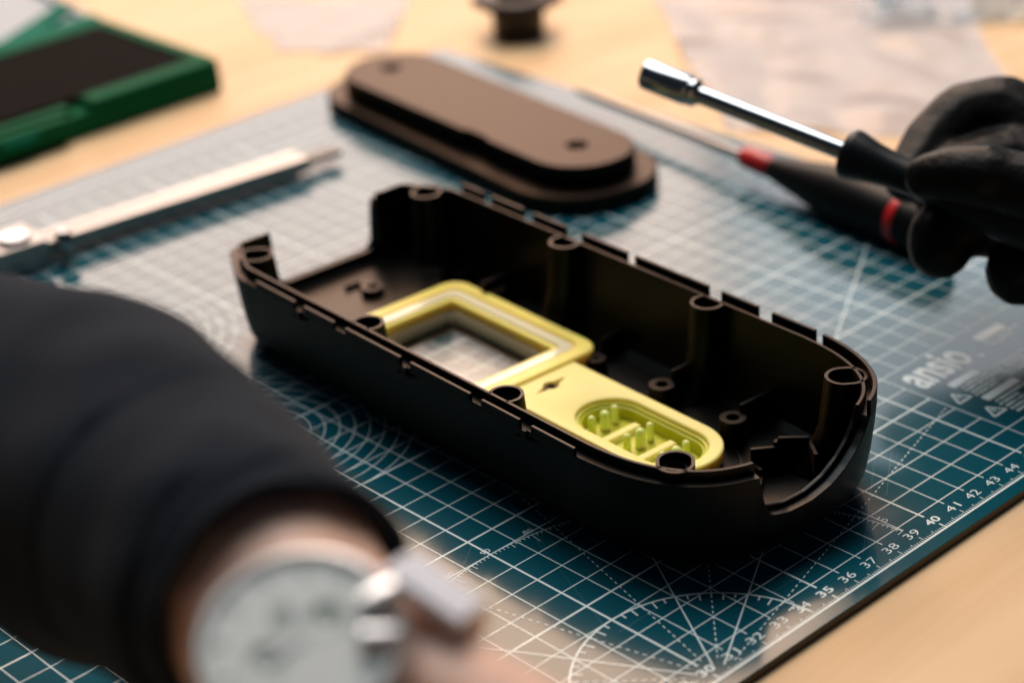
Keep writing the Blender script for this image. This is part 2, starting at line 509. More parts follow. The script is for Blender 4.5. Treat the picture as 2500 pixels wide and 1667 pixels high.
# ------------------------------------------------------------------ black housing half
AX = Vector((0.053, 1.0)).normalized(); BX = Vector((AX.y, -AX.x))
ORG = Vector((36.72, 13.0)) + BX * 0.52
RZ_DEG = math.degrees(math.atan2(BX.y, BX.x))
shell = thing('device_housing', 'open black plastic device housing half with screw bosses lying across the cutting mat', 'device housing', (ORG.x, ORG.y, 0.0), RZ_DEG)
HT = 3.5
half = [(3.9, 13.75), (5.0, 11.6), (5.0, -7.6), (4.25, -9.52), (3.38, -10.43), (1.26, -11.0)]
rad = [0.5, 1.6, 2.2, 1.4, 0.9, 1.6]
verts = half + [(-x, y) for x, y in reversed(half)]
radii = rad + list(reversed(rad))
OUT = resample(rounded(verts, radii, 12), 720)
for _ in range(260):
    OUT = [((OUT[i - 1][0] + OUT[i][0] * 2 + OUT[(i + 1) % 720][0]) / 4, (OUT[i - 1][1] + OUT[i][1] * 2 + OUT[(i + 1) % 720][1]) / 4) if OUT[i][1] < -6.2 else OUT[i] for i in range(720)]
def ztop(x, y):
    if y > 13.0:
        a = abs(x)
        if a <= 1.75: return 1.36
        if a < 2.3: return 1.36 + 0.55 - math.sqrt(max(0.55 ** 2 - (a - 1.75) ** 2, 0))
        if a < 2.36: return 2.0 + (a - 2.3) / 0.06 * 1.5
        return HT
    if y < -9.2:
        prof = [(-2.2, HT), (-2.08, 2.6), (-1.85, 2.0), (-1.2, 1.88), (-0.3, 1.92), (0.5, 2.1), (1.2, 2.4), (1.8, 2.75), (2.3, 3.15), (2.55, HT)]
        if x <= prof[0][0] or x >= prof[-1][0]: return HT
        for (a, za), (b, zb) in zip(prof, prof[1:]):
            if a <= x <= b: return za + (zb - za) * (x - a) / (b - a)
    return HT
ZTOP = [ztop(*q) for q in OUT]
PROF = [(1.5, 0.0), (1.05, 0.05), (0.72, 0.2), (0.46, 0.48), (0.28, 0.9), (0.15, 1.6), (0.05, 2.5), (0.0, 3.17), (0.02, 3.2), (0.33, 3.2), (0.33, 3.47), (0.36, 3.5), (0.45, 3.5), (0.48, 3.46), (0.50, 2.5), (0.58, 1.5), (0.68, 0.9), (0.85, 0.5), (1.15, 0.3), (1.5, 0.27)]
WCX, WCY = 0.0, 5.8
def rect_hit(x, y, hx, hy):
    dx, dy = x - WCX, y - WCY
    k = min(hx / abs(dx) if abs(dx) > 1e-9 else 1e9, hy / abs(dy) if abs(dy) > 1e-9 else 1e9)
    return (WCX + dx * k, WCY + dy * k)
rings = []
ins = {}
for d, z in PROF:
    P_ = inset(OUT, d) if d else OUT
    ring = []
    for i, (x, y) in enumerate(P_):
        zz = z if z <= 0.5 else 0.5 + (z - 0.5) * (ZTOP[i] - 0.5) / (HT - 0.5)
        ring.append((x, y, zz))
    rings.append(ring)
rings.append([(*rect_hit(x, y, 1.5, 2.7), 0.27) for x, y, z in rings[-1]])
rings.append([(x, y, 0.0) for x, y, z in rings[-1]])
mb = MB(); mb.loft(rings, loop=True)
mb.build('shell_wall', 'shell', shell, smooth=True, angle=28)
# tongue tabs along the rim
def tab(y0, y1, side, zt):
    q = MB()
    xs = sorted((side * 4.995, side * 4.87))
    q.box(xs[0], xs[1], y0, y1, 3.15, zt)
    q.build('rim_tab', 'shell', shell, bevel=0.025)
for a, b in ((8.05, 10.4), (5.82, 7.56), (2.24, 5.2), (-1.24, 1.74), (-3.56, -1.77), (-6.0, -4.08)): tab(a, b, -1, 3.42)
for a, b in ((10.0, 11.3), (7.77, 9.56), (5.45, 7.2), (2.3, 4.6), (-1.6, 1.9), (-3.84, -2.2), (-6.3, -4.45)): tab(a, b, 1, 3.68)
for yc in (7.8, 1.98, -3.82):
    q = MB()
    q.loft([[(-5.075 + 0.10 * abs(a) ** 2, yc + 0.62 * a, 2.86 - 0.10 * a + 0.0), (-5.075 + 0.10 * abs(a) ** 2, yc + 0.62 * a, 2.92 - 0.10 * a), (-4.9, yc + 0.62 * a, 2.92 - 0.10 * a), (-4.9, yc + 0.62 * a, 2.86 - 0.10 * a)] for a in [k / 6 - 1 for k in range(13)]], cap0=True, cap1=True)
    q.build('clip_ledge', 'shell', shell)
    q = MB(); q.box(-5.07, -4.9, yc - 0.10, yc + 0.12, 2.9, 3.19); q.build('clip_stem', 'shell', shell, bevel=0.02)
# curved tongue at the far nose corner
seg = [q for q in OUT if q[0] > 2.6 and q[1] < -6.6]
seg.sort(key=lambda q: -q[1])
n_ = len(seg)
def off(poly, d):
    out = []
    for i, q in enumerate(poly):
        a, b = Vector(poly[max(i - 1, 0)]), Vector(poly[min(i + 1, len(poly) - 1)]); t_ = (b - a).normalized(); nn = Vector((t_.y, -t_.x))
        if nn.dot(Vector((-q[0], -q[1]))) < 0: nn = -nn
        out.append((q[0] + nn.x * d, q[1] + nn.y * d))
    return out
i0 = off(seg, 0.005); i1 = off(seg, 0.14)
mb = MB(); mb.loft([[(x, y, 3.15) for x, y in i0], [(x, y, 3.68) for x, y in i0], [(x, y, 3.68) for x, y in i1], [(x, y, 3.15) for x, y in i1]], closed=False, loop=True)
k = len(seg); mb.f += [(0, k, 2 * k, 3 * k), (k - 1, 4 * k - 1, 3 * k - 1, 2 * k - 1)]
mb.build('rim_tab', 'shell', shell, bevel=0.02)
# screw bosses on the rim
def rim_boss(x, y, stretch=(0, 0)):
    q = MB(); n = 36
    sx = 1 if x > 0 else -1
    def ringpts(r, z, sh=0.0):
        out = []
        for i in range(n):
            a = 2 * math.pi * i / n; px, py = r * math.cos(a), r * math.sin(a)
            k = px * stretch[0] + py * stretch[1]
            if (stretch[0] or stretch[1]) and k > 0: px += stretch[0] * 0.55; py += stretch[1] * 0.55
            if abs(y) < 6: px = min(max(px, -4.62 - x), 4.62 - x)
            out.append((x + px - sh * x / 4.3, y + py - sh * y / 12.0 * (abs(y) > 6), z))
        return out
    q.loft([ringpts(0.58, 0.3, 0.9), ringpts(0.57, 0.9, 0.45), ringpts(0.56, 1.8, 0.16), ringpts(0.56, 3.5), ringpts(0.46, 3.5), ringpts(0.46, 3.22), ringpts(0.31, 3.22), ringpts(0.31, 2.0)], cap1=True)
    q.build('screw_boss', 'shell', shell, smooth=True, angle=40)
for y in (4.85, -2.15):
    rim_boss(-4.3, y); rim_boss(4.3, y)
rim_boss(-3.75, 12.05, (-0.2, 0.15)); rim_boss(3.75, 12.0, (0.2, 0.15))
rim_boss(-3.5, -8.65, (-0.2, -0.2)); rim_boss(3.5, -8.7, (0.25, -0.2))
# floor bosses, gussets, ribs
def floor_boss(x, y, z, r=0.42, h=0.22, z0=0.2):
    q = MB(); q.lathe([(r * 1.18, z0), (r * 1.03, z0 + 0.5), (r, z), (h, z), (h, z - 0.6)], 32, Matrix.Translation((x, y, 0)))
    q.build('standoff', 'shell', shell, smooth=True, angle=40)
for x, y, z in ((2.35, -1.95, 1.15), (2.37, -5.15, 1.15), (3.26, 7.7, 1.15), (0.25, 11.0, 1.2), (-2.35, -1.95, 1.15), (-2.37, -5.15, 1.15), (3.3, 12.1, 0.8), (-3.26, 7.7, 1.15), (2.5, 1.4, 0.85)):
    floor_boss(x, y, z, 0.42 if z > 1 else 0.34, 0.22 if z > 1 else 0.12)
def rib(x0, x1, y0, y1, z1, z0=0.2):
    q = MB(); q.box(x0, x1, y0, y1, z0, z1); q.build('rib', 'shell', shell, bevel=0.02)
for sx in (1, -1):
    for y in (-2.0, -5.1, 7.75):
        a, b = sorted((sx * 2.78, sx * 4.3)); rib(a, b, y - 0.06, y + 0.06, 1.5 if y > -4 else 1.42)
    a, b = sorted((sx * 3.3, sx * 4.25)); rib(a, b, 1.9, 2.02, 1.1); rib(a, b, 9.9, 10.02, 0.9)
q = MB(); q.prism(rounded([(-3.3, 9.5), (2.3, 9.5), (2.9, 10.4), (3.3, 10.6), (3.3, 13.2), (-3.3, 13.2)], [0.3] * 6, 5), 0.2, 0.92); q.build('raised_floor', 'shell', shell, bevel=0.03)
rib(-2.9, 2.9, 13.1, 13.22, 1.0, 0.9)
rib(0.2, 0.32, 11.3, 11.9, 1.12); rib(-0.3, 0.3, 11.88, 12.0, 1.1)
def wall(a, b, z1, w=0.13):
    a, b = Vector((*a, 0)), Vector((*b, 0)); L = (b - a).length
    M = Matrix.Translation(a) @ Matrix.Rotation(math.atan2(b.y - a.y, b.x - a.x), 4, 'Z')
    q = MB(); q.box(0, L, -w / 2, w / 2, 0.2, z1, M); q.build('rib', 'shell', shell, bevel=0.02)
wall((1.30, -6.95), (1.95, -7.40), 1.18); wall((1.95, -7.36), (2.15, -7.25), 1.3); wall((2.15, -7.30), (2.85, -7.95), 1.38)
wall((2.85, -7.95), (2.35, -8.7), 1.25); wall((1.30, -6.95), (1.15, -7.55), 0.75); wall((1.2, -7.5), (0.7, -7.9), 0.55)
q = MB(); ar = []
for i in range(25):
    a = math.radians(-118 + 150 * i / 24); ar.append((2.05 * math.cos(a), -4.9 + 2.05 * math.sin(a)))
ar2 = [(x * 1.035, -4.9 + (y + 4.9) * 1.035) for x, y in ar]
q.loft([[(x, y, 0.25) for x, y in ar], [(x, y, 0.36) for x, y in ar], [(x, y, 0.36) for x, y in ar2], [(x, y, 0.25) for x, y in ar2]], closed=False, loop=True)
q.build('rib', 'shell', shell)

# ------------------------------------------------------------------ yellow keypad and window insert
key = thing('keypad_insert', 'translucent yellow silicone insert with clear window and keypad tray inside the black housing', 'keypad', (ORG.x, ORG.y, 0.285), RZ_DEG)
Z0 = -0.285
def zc(z): return z + Z0
N_ = 160
def rr_(x, y0, y1, r): return resample(rrect(-x, x, y0, y1, r, 8), N_)
o0 = rr_(2.95, 1.55, 9.45, 0.75)
mb = MB()
def L3(poly, z): return [(x, y, zc(z)) for x, y in poly]
mb.loft([L3(rr_(2.8, 1.7, 9.3, .7), 0.29), L3(rr_(2.95, 1.55, 9.45, .75), 0.40), L3(rr_(2.95, 1.55, 9.45, .75), 1.02), L3(rr_(2.88, 1.62, 9.38, .72), 1.10), L3(rr_(2.45, 2.05, 8.95, .45), 1.12), L3(rr_(2.42, 2.08, 8.92, .42), 1.02), L3(rr_(1.78, 2.72, 8.28, .12), 1.02), L3(rr_(1.74, 2.76, 8.24, .10), 0.98), L3(rr_(1.74, 2.76, 8.24, .10), 0.62), L3(rr_(1.74, 2.76, 8.24, .10), 0.29)], loop=True)
mb.build('window_frame', 'amber', key, smooth=True, angle=35)
mb = MB(); mb.ringplate(rr_(2.36, 2.14, 8.86, .36), rr_(1.95, 2.55, 8.45, .2), zc(1.0), zc(1.085))
mb.build('frame_band', 'clear_band', key, bevel=0.03)
mb = MB(); mb.loft([L3(rr_(1.735, 2.765, 8.235, .1), .30), L3(rr_(1.735, 2.765, 8.235, .1), .64), L3(rr_(1.62, 2.88, 8.12, .08), .62), L3(rr_(1.5, 3.0, 8.0, .05), .40), L3(rr_(1.5, 3.0, 8.0, .05), .30)], loop=True)
mb.build('lens_bezel', 'lens_frame', key, smooth=True, angle=30)
mb = MB(); mb.box(-1.49, 1.49, 3.01, 7.99, zc(.33), zc(.40)); mb.build('window_pane', 'lens', key)
# keypad plate with oval tray
po = [(1.62 * math.cos(a), -4.82 + 1.62 * math.sin(a)) for a in [math.pi + math.pi * i / 24 for i in range(25)]]
po = [(-1.62, 1.545)] + po + [(1.62, 1.545)]
po = resample(po, N_)
tr_ = stadium(0, -3.45, 1.12, 2.48, 18)
def match(poly, ref):
    best = min(range(len(poly)), key=lambda i: (poly[i][0] - ref[0]) ** 2 + (poly[i][1] - ref[1]) ** 2)
    return poly[best:] + poly[:best]
ti = [(0, 0)] * 0
# radial match so that quads never cross
cyt = -3.45
def ray_stadium(dx, dy, hw, hl):
    L = math.hypot(dx, dy); dx, dy = dx / L, dy / L
    t = 0.0; lo, hi = 0.0, 6.0
    for _ in range(40):
        md = (lo + hi) / 2; x, y = dx * md, dy * md
        yy = max(abs(y) - (hl - hw), 0)
        if math.hypot(x, yy) < hw: lo = md
        else: hi = md
    return (dx * lo, cyt + dy * lo)
def trayring(hw, hl): return [ray_stadium(x, y - cyt, hw, hl) for x, y in po]
pi_ = [(x * 0.985, -2.0 + (y + 2.0) * 0.988) for x, y in po]
mb = MB()
mb.loft([L3(pi_, 0.52), L3(po, 0.56), L3(po, 0.96), L3(pi_, 1.0), L3(trayring(1.24, 2.60), 1.0), L3(trayring(1.18, 2.54), 0.97), L3(trayring(1.15, 2.51), 0.90), L3(trayring(1.15, 2.51), 0.54)], loop=True)
kp = mb.build('keypad_plate', 'yellow', key, smooth=True, angle=35)
mb = MB(); mb.loft([L3(trayring(1.148, 2.508), 0.30), L3(trayring(1.148, 2.508), 0.86), L3(trayring(1.06, 2.42), 0.85), L3(trayring(1.03, 2.39), 0.76), L3(trayring(0.97, 2.33), 0.74), L3(trayring(0.94, 2.30), 0.40), L3(trayring(0.94, 2.30), 0.30)], loop=True)
mb.build('tray_wall', 'green_y', key, smooth=True, angle=35)
mb = MB(); mb.loft([L3(trayring(1.0, 2.36), 0.29), L3(trayring(1.0, 2.36), 0.36)], cap0=True, cap1=True)
mb.build('tray_floor', 'green_y', key)
mb = MB(); mb.loft([L3(stadium(0, -3.55, 1.45, 2.72, 14), 0.30), L3(stadium(0, -3.55, 1.5, 2.78, 14), 0.53)], cap0=False, cap1=False)
mb.build('keypad_skirt', 'amber', key, smooth=True)
for yr in (-1.68, -3.32, -4.95):
    for xt, rp in ((-0.5, 0.122), (0.0, 0.160), (0.5, 0.122)):
        h = 1.02 if rp > .15 else 1.0
        yy = yr - (0.08 if rp > .15 else 0)
        q = MB(); q.lathe([(rp * 1.08, zc(.35)), (rp, zc(h - rp * .9)), (rp * .88, zc(h - rp * .4)), (rp * .6, zc(h - rp * .12)), (rp * .25, zc(h))], 20, Matrix.Translation((xt, yy, 0)))
        q.build('peg', 'peg', key, smooth=True, angle=60)
for yd in (-2.5, -4.14):
    q = MB(); q.loft([[(-0.75, yd - .24, zc(.35)), (-0.75, yd - .14, zc(.56)), (-0.75, yd + .14, zc(.56)), (-0.75, yd + .24, zc(.35))], [(0.75, yd - .24, zc(.35)), (0.75, yd - .14, zc(.56)), (0.75, yd + .14, zc(.56)), (0.75, yd + .24, zc(.35))]], cap0=True, cap1=True)
    q.build('tray_divider', 'yellow', key, bevel=0.05, seg=3)
# screw hole with slit through the plate
cut = MB(); pts = []
for k in range(28):
    a_ = 2 * math.pi * k / 28; c_, s_ = math.cos(a_), math.sin(a_)
    r_ = max(0.27, 0.78 * max(abs(c_), 1e-6) ** 24, 0.0)
    pts.append((-0.02 + r_ * math.cos(a_ + 0.14), 0.83 + r_ * math.sin(a_ + 0.14)))
cut.prism(pts, zc(0.3), zc(1.3))
carve(kp, cut)
q = MB(); q.lathe([(0.24, zc(.30)), (0.235, zc(.93)), (0.14, zc(.93)), (0.14, zc(.5))], 28, Matrix.Translation((-0.02, 0.83, 0)))
q.build('hole_bush', 'cap', key, smooth=True, angle=40)

# ------------------------------------------------------------------ oval end cap behind the housing
CAPR = -5.9
cap = thing('end_cap', 'oval black two-step cover plate with two screw holes behind the housing', 'cover plate', (52.35, 33.6, 0.0), CAPR)
fl = resample(rounded([(-3.5, -10.0), (3.0, -10.0), (3.0, 9.6), (-3.0, 9.6)], [3.1, 2.8, 2.6, 2.7], 14), 160)
mb = MB()
mb.loft([[(x, y, 0.0) for x, y in inset(fl, .1)], [(x, y, .1) for x, y in fl], [(x, y, .70) for x, y in fl], [(x, y, .76) for x, y in inset(fl, .07)]], cap0=True, cap1=True)
mb.build('flange', 'cap', cap, smooth=True, angle=35)
up = resample(stadium(0.0, -0.1, 2.32, 9.0, 20), 200)
up = [(x - (-0.16 if (x < -2.2 and -3.4 < y < -1.9) else 0), y) for x, y in up]
mb = MB()
mb.loft([[(x, y, .7) for x, y in up], [(x, y, 1.58) for x, y in up], [(x, y, 1.66) for x, y in inset(up, .08)]], cap1=True)
plate = mb.build('raised_plate', 'cap', cap, smooth=True, angle=35)
cut = MB()
for yh in (-6.65, 6.9): cut.lathe([(.46, 0.78), (.46, 1.5), (.52, 1.8)], 32, Matrix.Translation((0, yh, 0)))
carve(plate, cut)

# ------------------------------------------------------------------ nut driver (held)
D0, D1, D2, D3, D4 = (Vector(v) for v in ((47.01, 18.45, 7.98), (47.49, 16.42, 7.56), (48.3, 10.53, 6.65), (48.37, 9.37, 6.48), (49.22, 7.96, 5.84)))
axd = (D4 - D0).normalized()
drv = thing('nut_driver', 'chrome nut driver with black flared handle held in the black glove', 'nut driver', D0)
Md = tube_frame((0, 0, 0), axd)
mb = MB()
hexr = [(0.36 * math.cos(math.pi / 3 * i), 0.36 * math.sin(math.pi / 3 * i)) for i in range(6)]
mb.lathe([(0.327, 0.273), (0.392, 0.000), (0.480, -0.022), (0.545, 0.033), (0.556, 0.109), (0.556, 1.690), (0.534, 1.809), (0.480, 1.853), (0.480, 1.940), (0.512, 1.984), (0.512, 2.071), (0.436, 2.136), (0.403, 2.235)], 40, Md, cap0=True, cap1=True)
mb.build('socket', 'chrome', drv, smooth=True, angle=30)
mb = MB(); mb.lathe([(0.322, 2.126), (0.322, 8.720)], 32, Md); mb.build('shaft', 'chrome', drv, smooth=True, angle=40)
mb = MB(); mb.lathe([(0.436, 8.121), (0.785, 8.110), (0.872, 8.229), (0.872, 8.393), (0.719, 9.047), (0.610, 9.810), (0.578, 10.682), (0.654, 11.554), (0.850, 12.535), (0.937, 14.715), (0.916, 17.985), (0.654, 18.748)], 40, Md)
mb.build('handle', 'handle', drv, smooth=True, angle=50)

# ------------------------------------------------------------------ screwdriver on the mat
T0, T1, T2 = Vector((57.5, 34.0, 0.55)), Vector((56.3, 22.4, 0.75)), Vector((53.6, 12.0, 0.95))
T1 = Vector((56.31, 21.89, 0.95))
axs = (Vector((55.03, 12.96, 1.1)) - T1).normalized()
scd = thing('screwdriver', 'long thin screwdriver with red tipped black handle lying on the mat', 'screwdriver', T1)
Ms = tube_frame((0, 0, 0), axs)
mb = MB(); mb.lathe([(0.2, 0.3), (0.2, -10.5), (0.14, -11.2), (0.10, -11.6)], 20, Ms); mb.build('shaft', 'steel', scd, smooth=True)
mb = MB(); mb.lathe([(0.25, -0.15), (0.42, -0.05), (0.47, 0.3), (0.50, 1.75), (0.46, 1.8)], 28, Ms); mb.build('red_collar', 'red', scd, smooth=True)
mb = MB(); mb.lathe([(0.49, 1.76), (0.58, 2.2), (0.74, 3.2), (0.96, 4.6), (1.08, 5.8), (1.06, 7.0), (1.0, 8.0), (1.0, 8.8), (1.0, 8.95)], 32, Ms)
hd = mb.build('handle', 'handle2', scd, smooth=True)
mb = MB(); mb.lathe([(0.99, 8.9), (1.035, 8.95), (1.035, 9.3), (0.99, 9.35)], 32, Ms); mb.build('red_band', 'red', scd, smooth=True)
mb = MB(); mb.lathe([(1.0, 9.33), (1.0, 10.2), (0.8, 11.0), (0.5, 11.3)], 32, Ms); mb.build('handle_end', 'handle2', scd, smooth=True)
q = MB(); q.lathe([(0.16, -0.05), (0.16, 0.04), (0.08, 0.06)], 16, Ms @ Matrix.Translation((0, 0, 6.9)) @ Matrix.Rotation(math.radians(-60), 4, 'Z') @ Matrix.Translation((1.06, 0, 0)) @ Matrix.Rotation(math.radians(90), 4, 'Y'))
q.build('red_dot', 'red', scd, smooth=True)

# ------------------------------------------------------------------ bodies grown from tapered capsules
def capsules(name, chains, material, parent, voxel=0.14, smooth_it=6, subtract=None):
    bm = bmesh.new()
    for ch in chains:
        for (a, ra), (b, rb) in zip(ch, ch[1:]):
            a, b = Vector(a), Vector(b); L = (b - a).length; n = max(3, int(L / (min(ra, rb) * 0.16)))
            for i in range(n + 1):
                f = i / n; c = a.lerp(b, f); r_ = ra + (rb - ra) * f
                bmesh.ops.create_icosphere(bm, subdivisions=2, radius=r_ * CM, matrix=Matrix.Translation(c * CM))
    me = bpy.data.meshes.new(name); bm.to_mesh(me); bm.free()
    me.materials.append(MT[material])
    o = bpy.data.objects.new(name, me); COL.objects.link(o)
    if parent: o.parent = parent
    rm = o.modifiers.new('remesh', 'REMESH'); rm.mode = 'VOXEL'; rm.voxel_size = voxel * CM; rm.use_smooth_shade = True
    sm = o.modifiers.new('smooth', 'SMOOTH'); sm.iterations = smooth_it; sm.factor = 0.5
    return o

hand = thing('person', 'hand in a black nitrile glove gripping the nut driver', 'person', (52.05, 4.67, 4.37))
HB = Vector((52.05, 4.67, 4.37))
def H(x, y, z): return Vector((x, y, z)) - HB
chains = [
    [(H(56.01, 5.0, 4.7), 1.87), (H(55.51, 7.54, 5.53), 1.65), (H(55.18, 8.96, 6.19), 1.45), (H(54.18, 9.84, 6.13), 1.3), (H(52.71, 10.06, 5.58), 1.12), (H(50.89, 9.68, 4.98), 0.94)],
    [(H(54.91, 5.33, 4.15), 1.87), (H(54.09, 7.53, 4.92), 1.54), (H(52.11, 8.52, 4.92), 1.26), (H(50.95, 8.19, 4.59), 1.1)],
    [(H(50.51, 0.38, 5.58), 1.54), (H(50.12, 2.03, 6.02), 1.34), (H(49.85, 3.3, 6.46), 1.19), (H(49.3, 4.73, 6.7), 1.08), (H(49.02, 5.22, 6.79), 1.12), (H(48.64, 6.21, 6.74), 1.01), (H(48.36, 7.09, 6.52), 0.81)],
    [(H(53.59, 4.12, 4.26), 1.76), (H(51.39, 5.88, 4.48), 1.56), (H(49.96, 6.76, 4.59), 1.32), (H(49.13, 6.98, 4.21), 1.19), (H(48.86, 6.87, 3.88), 1.1)],
    [(H(52.27, 2.8, 3.38), 1.59), (H(50.84, 4.23, 3.44), 1.34), (H(50.07, 4.51, 3.27), 1.19)],
    [(H(52.71, 0.82, 2.83), 1.43), (H(51.17, 2.36, 2.72), 1.26), (H(50.29, 2.8, 2.72), 1.1)],
    [(H(56.01, 4.78, 4.7), 2.42), (H(54.25, 2.8, 4.26), 2.64), (H(52.71, 0.6, 4.26), 2.75)],
    [(H(53.81, 1.7, 4.26), 2.75), (H(57.0, 3.24, 4.59), 2.86), (H(61.4, 6.32, 5.36), 3.19)],
]
capsules('glove', chains, 'glove', hand, 0.11, 14)
capsules('sleeve', [[(H(55.5, 4.2, 3.4), 2.6), (H(58, 5.2, 3.4), 3.0), (H(63.5, 8.8, 3.6), 3.3), (H(70, 13, 4.2), 3.8), (H(77, 17.5, 6.0), 4.0)]], 'cloth', hand, 0.4, 8)  # unseen forearm sleeve, added so its reflection darkens the mat at right

# ------------------------------------------------------------------ foreground arm in a dark sleeve
arm = thing('person', 'blurred foreground forearm in a dark sleeve with bare wrist', 'person', (15.0, 0.0, 10.5))
AB = Vector((15.0, 0.0, 10.5))
A = [Vector(v) - AB for v in ((12.0, 24.6, 6.6), (15.0, 16.5, 8.2), (16.1, 11.7, 9.17), (16.25, 6.93, 9.95), (15.86, 2.28, 10.34), (15.3, -1.39, 10.83), (15.0, -2.5, 10.95))]
RADS = [4.1, 4.0, 4.0, 3.95, 3.5, 2.95, 2.8]
rings = []
NS, NR = 90, 64
for j in range(NS):
    f = j / (NS - 1) * (len(A) - 1); k = min(int(f), len(A) - 2); f -= k
    c = A[k].lerp(A[k + 1], f); r_ = RADS[k] + (RADS[k + 1] - RADS[k]) * f
    d = (A[min(k + 1, len(A) - 1)] - A[max(k, 0)]).normalized()
    qd = d.to_track_quat('Z', 'Y'); ring = []
    for i in range(NR):
        a = 2 * math.pi * i / NR
        p0 = Vector((math.cos(a), math.sin(a), 0))
        nz = noise.noise(Vector((p0.x * 1.1, p0.y * 1.1, j * 0.075))) * 0.34 + noise.noise(Vector((p0.x * 2.2 + 5, p0.y * 2.2, j * 0.16))) * 0.10
        fold = 0.05 * math.sin(j * 0.55 + 2.2 * math.sin(a)) * (1 - j / NS)
        ring.append(c + qd @ (p0 * (r_ + nz + fold)))
    rings.append(ring)
last = rings[-1]; cc = A[-1]
rings.append([cc + (p_ - cc) * 0.93 for p_ in last])
rings.append([A[-2].lerp(A[-1], .5) + (p_ - cc) * 0.85 for p_ in last])
mb = MB(); mb.loft(rings)
mb.build('sleeve', 'cloth', arm, smooth=True, angle=60)
def AA(x, y, z): return Vector((x, y, z)) - AB
wr = [
    [(AA(15.7, 1.5, 10.5), 2.5), (AA(15.3, -1.4, 10.75), 2.5), (AA(14.7, -3.4, 10.7), 2.15), (AA(14.5, -5.2, 10.5), 1.7)],
    [(AA(15.7, 1.5, 9.9), 2.0), (AA(15.6, -1.4, 10.1), 2.0), (AA(15.2, -4.3, 10.3), 1.95), (AA(15.2, -6.0, 10.2), 1.7)],
    [(AA(15.1, -5.0, 10.6), 1.8), (AA(15.25, -6.8, 10.6), 1.5), (AA(15.7, -8.6, 9.9), 1.7), (AA(16.2, -11.0, 8.9), 1.9)],
]
capsules('wrist_and_hand', wr, 'skin', arm, 0.18, 8)

# wristwatch
WC = Vector((13.29, -5.30, 12.55))
wt = thing('wristwatch', 'round silver wristwatch with pale mint dial on the foreground wrist', 'wristwatch', WC)
nrm = Vector((-0.32, -0.30, 0.90)).normalized()
qw = nrm.to_track_quat('Z', 'Y').to_matrix().to_4x4()
# local x axis along image right
xr = (RX - nrm * RX.dot(nrm)).normalized(); yr_ = nrm.cross(xr)
Mw = Matrix(((xr.x, yr_.x, nrm.x, 0), (xr.y, yr_.y, nrm.y, 0), (xr.z, yr_.z, nrm.z, 0), (0, 0, 0, 1)))
mb = MB(); mb.lathe([(1.5, -0.75), (1.85, -0.6), (1.92, -0.2), (1.86, 0.02), (1.76, 0.10), (1.70, 0.10), (1.66, 0.02)], 64, Mw, cap0=True, cap1=False)
mb.build('watch_case', 'watch_steel', wt, smooth=True, angle=30)
mb = MB(); mb.lathe([(1.69, -0.05), (1.69, 0.0)], 64, Mw); dial = mb.build('dial', 'dial', wt)
for (x, y, r_) in ((-0.55, -0.35, 0.36), (0.45, 0.42, 0.36), (-0.25, 0.5, 0.3)):
    q = MB(); q.lathe([(r_, 0.002), (r_, 0.010), (r_ * .8, 0.010), (r_ * .78, 0.004)], 32, Mw @ Matrix.Translation((x, y, 0))); q.build('sub_dial', 'dial_dark', dial, smooth=True)
for k in range(12):
    q = MB(); q.box(1.30, 1.52, -0.035, 0.035, 0.0, 0.03, Mw @ Matrix.Rotation(math.radians(30 * k), 4, 'Z')); q.build('hour_marker', 'dial_dark', dial)
q = MB(); q.lathe([(1.70, 0.0), (1.70, 0.03), (1.60, 0.012), (1.59, 0.003)], 64, Mw, cap0=False, cap1=False); q.build('chapter_ring', 'dial_dark', dial, smooth=True)
for ang, L, w in ((100, 1.0, .1), (215, 0.75, .12)):
    q = MB(); q.box(-0.1, L, -w / 2, w / 2, 0.02, 0.04, Mw @ Matrix.Rotation(math.radians(ang), 4, 'Z')); q.build('watch_hand', 'watch_steel', dial)
for pos, r_, l in (((14.82, -5.95, 12.99), 0.31, 0.5), ((14.36, -6.44, 12.55), 0.27, 0.5)):
    d = Vector(pos) - WC; d.normalize()
    q = MB(); q.lathe([(r_ * .7, -l), (r_, -l + .05), (r_, l * .3), (r_ * .8, l * .45)], 24, tube_frame(Vector(pos) - WC, Vector(pos) - WC + d))
    q.build('crown', 'watch_steel', wt, smooth=True)
cb = Vector((14.9, -5.3, 10.7)); eb = Vector((0.283, -0.859, -0.43)).normalized(); rb = Vector((1.18, -0.46, 1.70)).normalized(); tb = eb.cross(rb)
for k in range(-6, 3):
    ph = math.radians(12) * k - math.radians(6)
    rad_ = rb * math.cos(ph) + tb * math.sin(ph); tan_ = tb * math.cos(ph) - rb * math.sin(ph)
    c = cb + rad_ * 2.25 - WC
    Mk = Matrix(((eb.x, tan_.x, rad_.x, c.x), (eb.y, tan_.y, rad_.y, c.y), (eb.z, tan_.z, rad_.z, c.z), (0, 0, 0, 1)))
    q = MB(); q.box(-0.85, 0.85, -0.215, 0.215, -0.16, 0.12, Mk); q.build('bracelet_link', 'strap', wt, bevel=0.07)

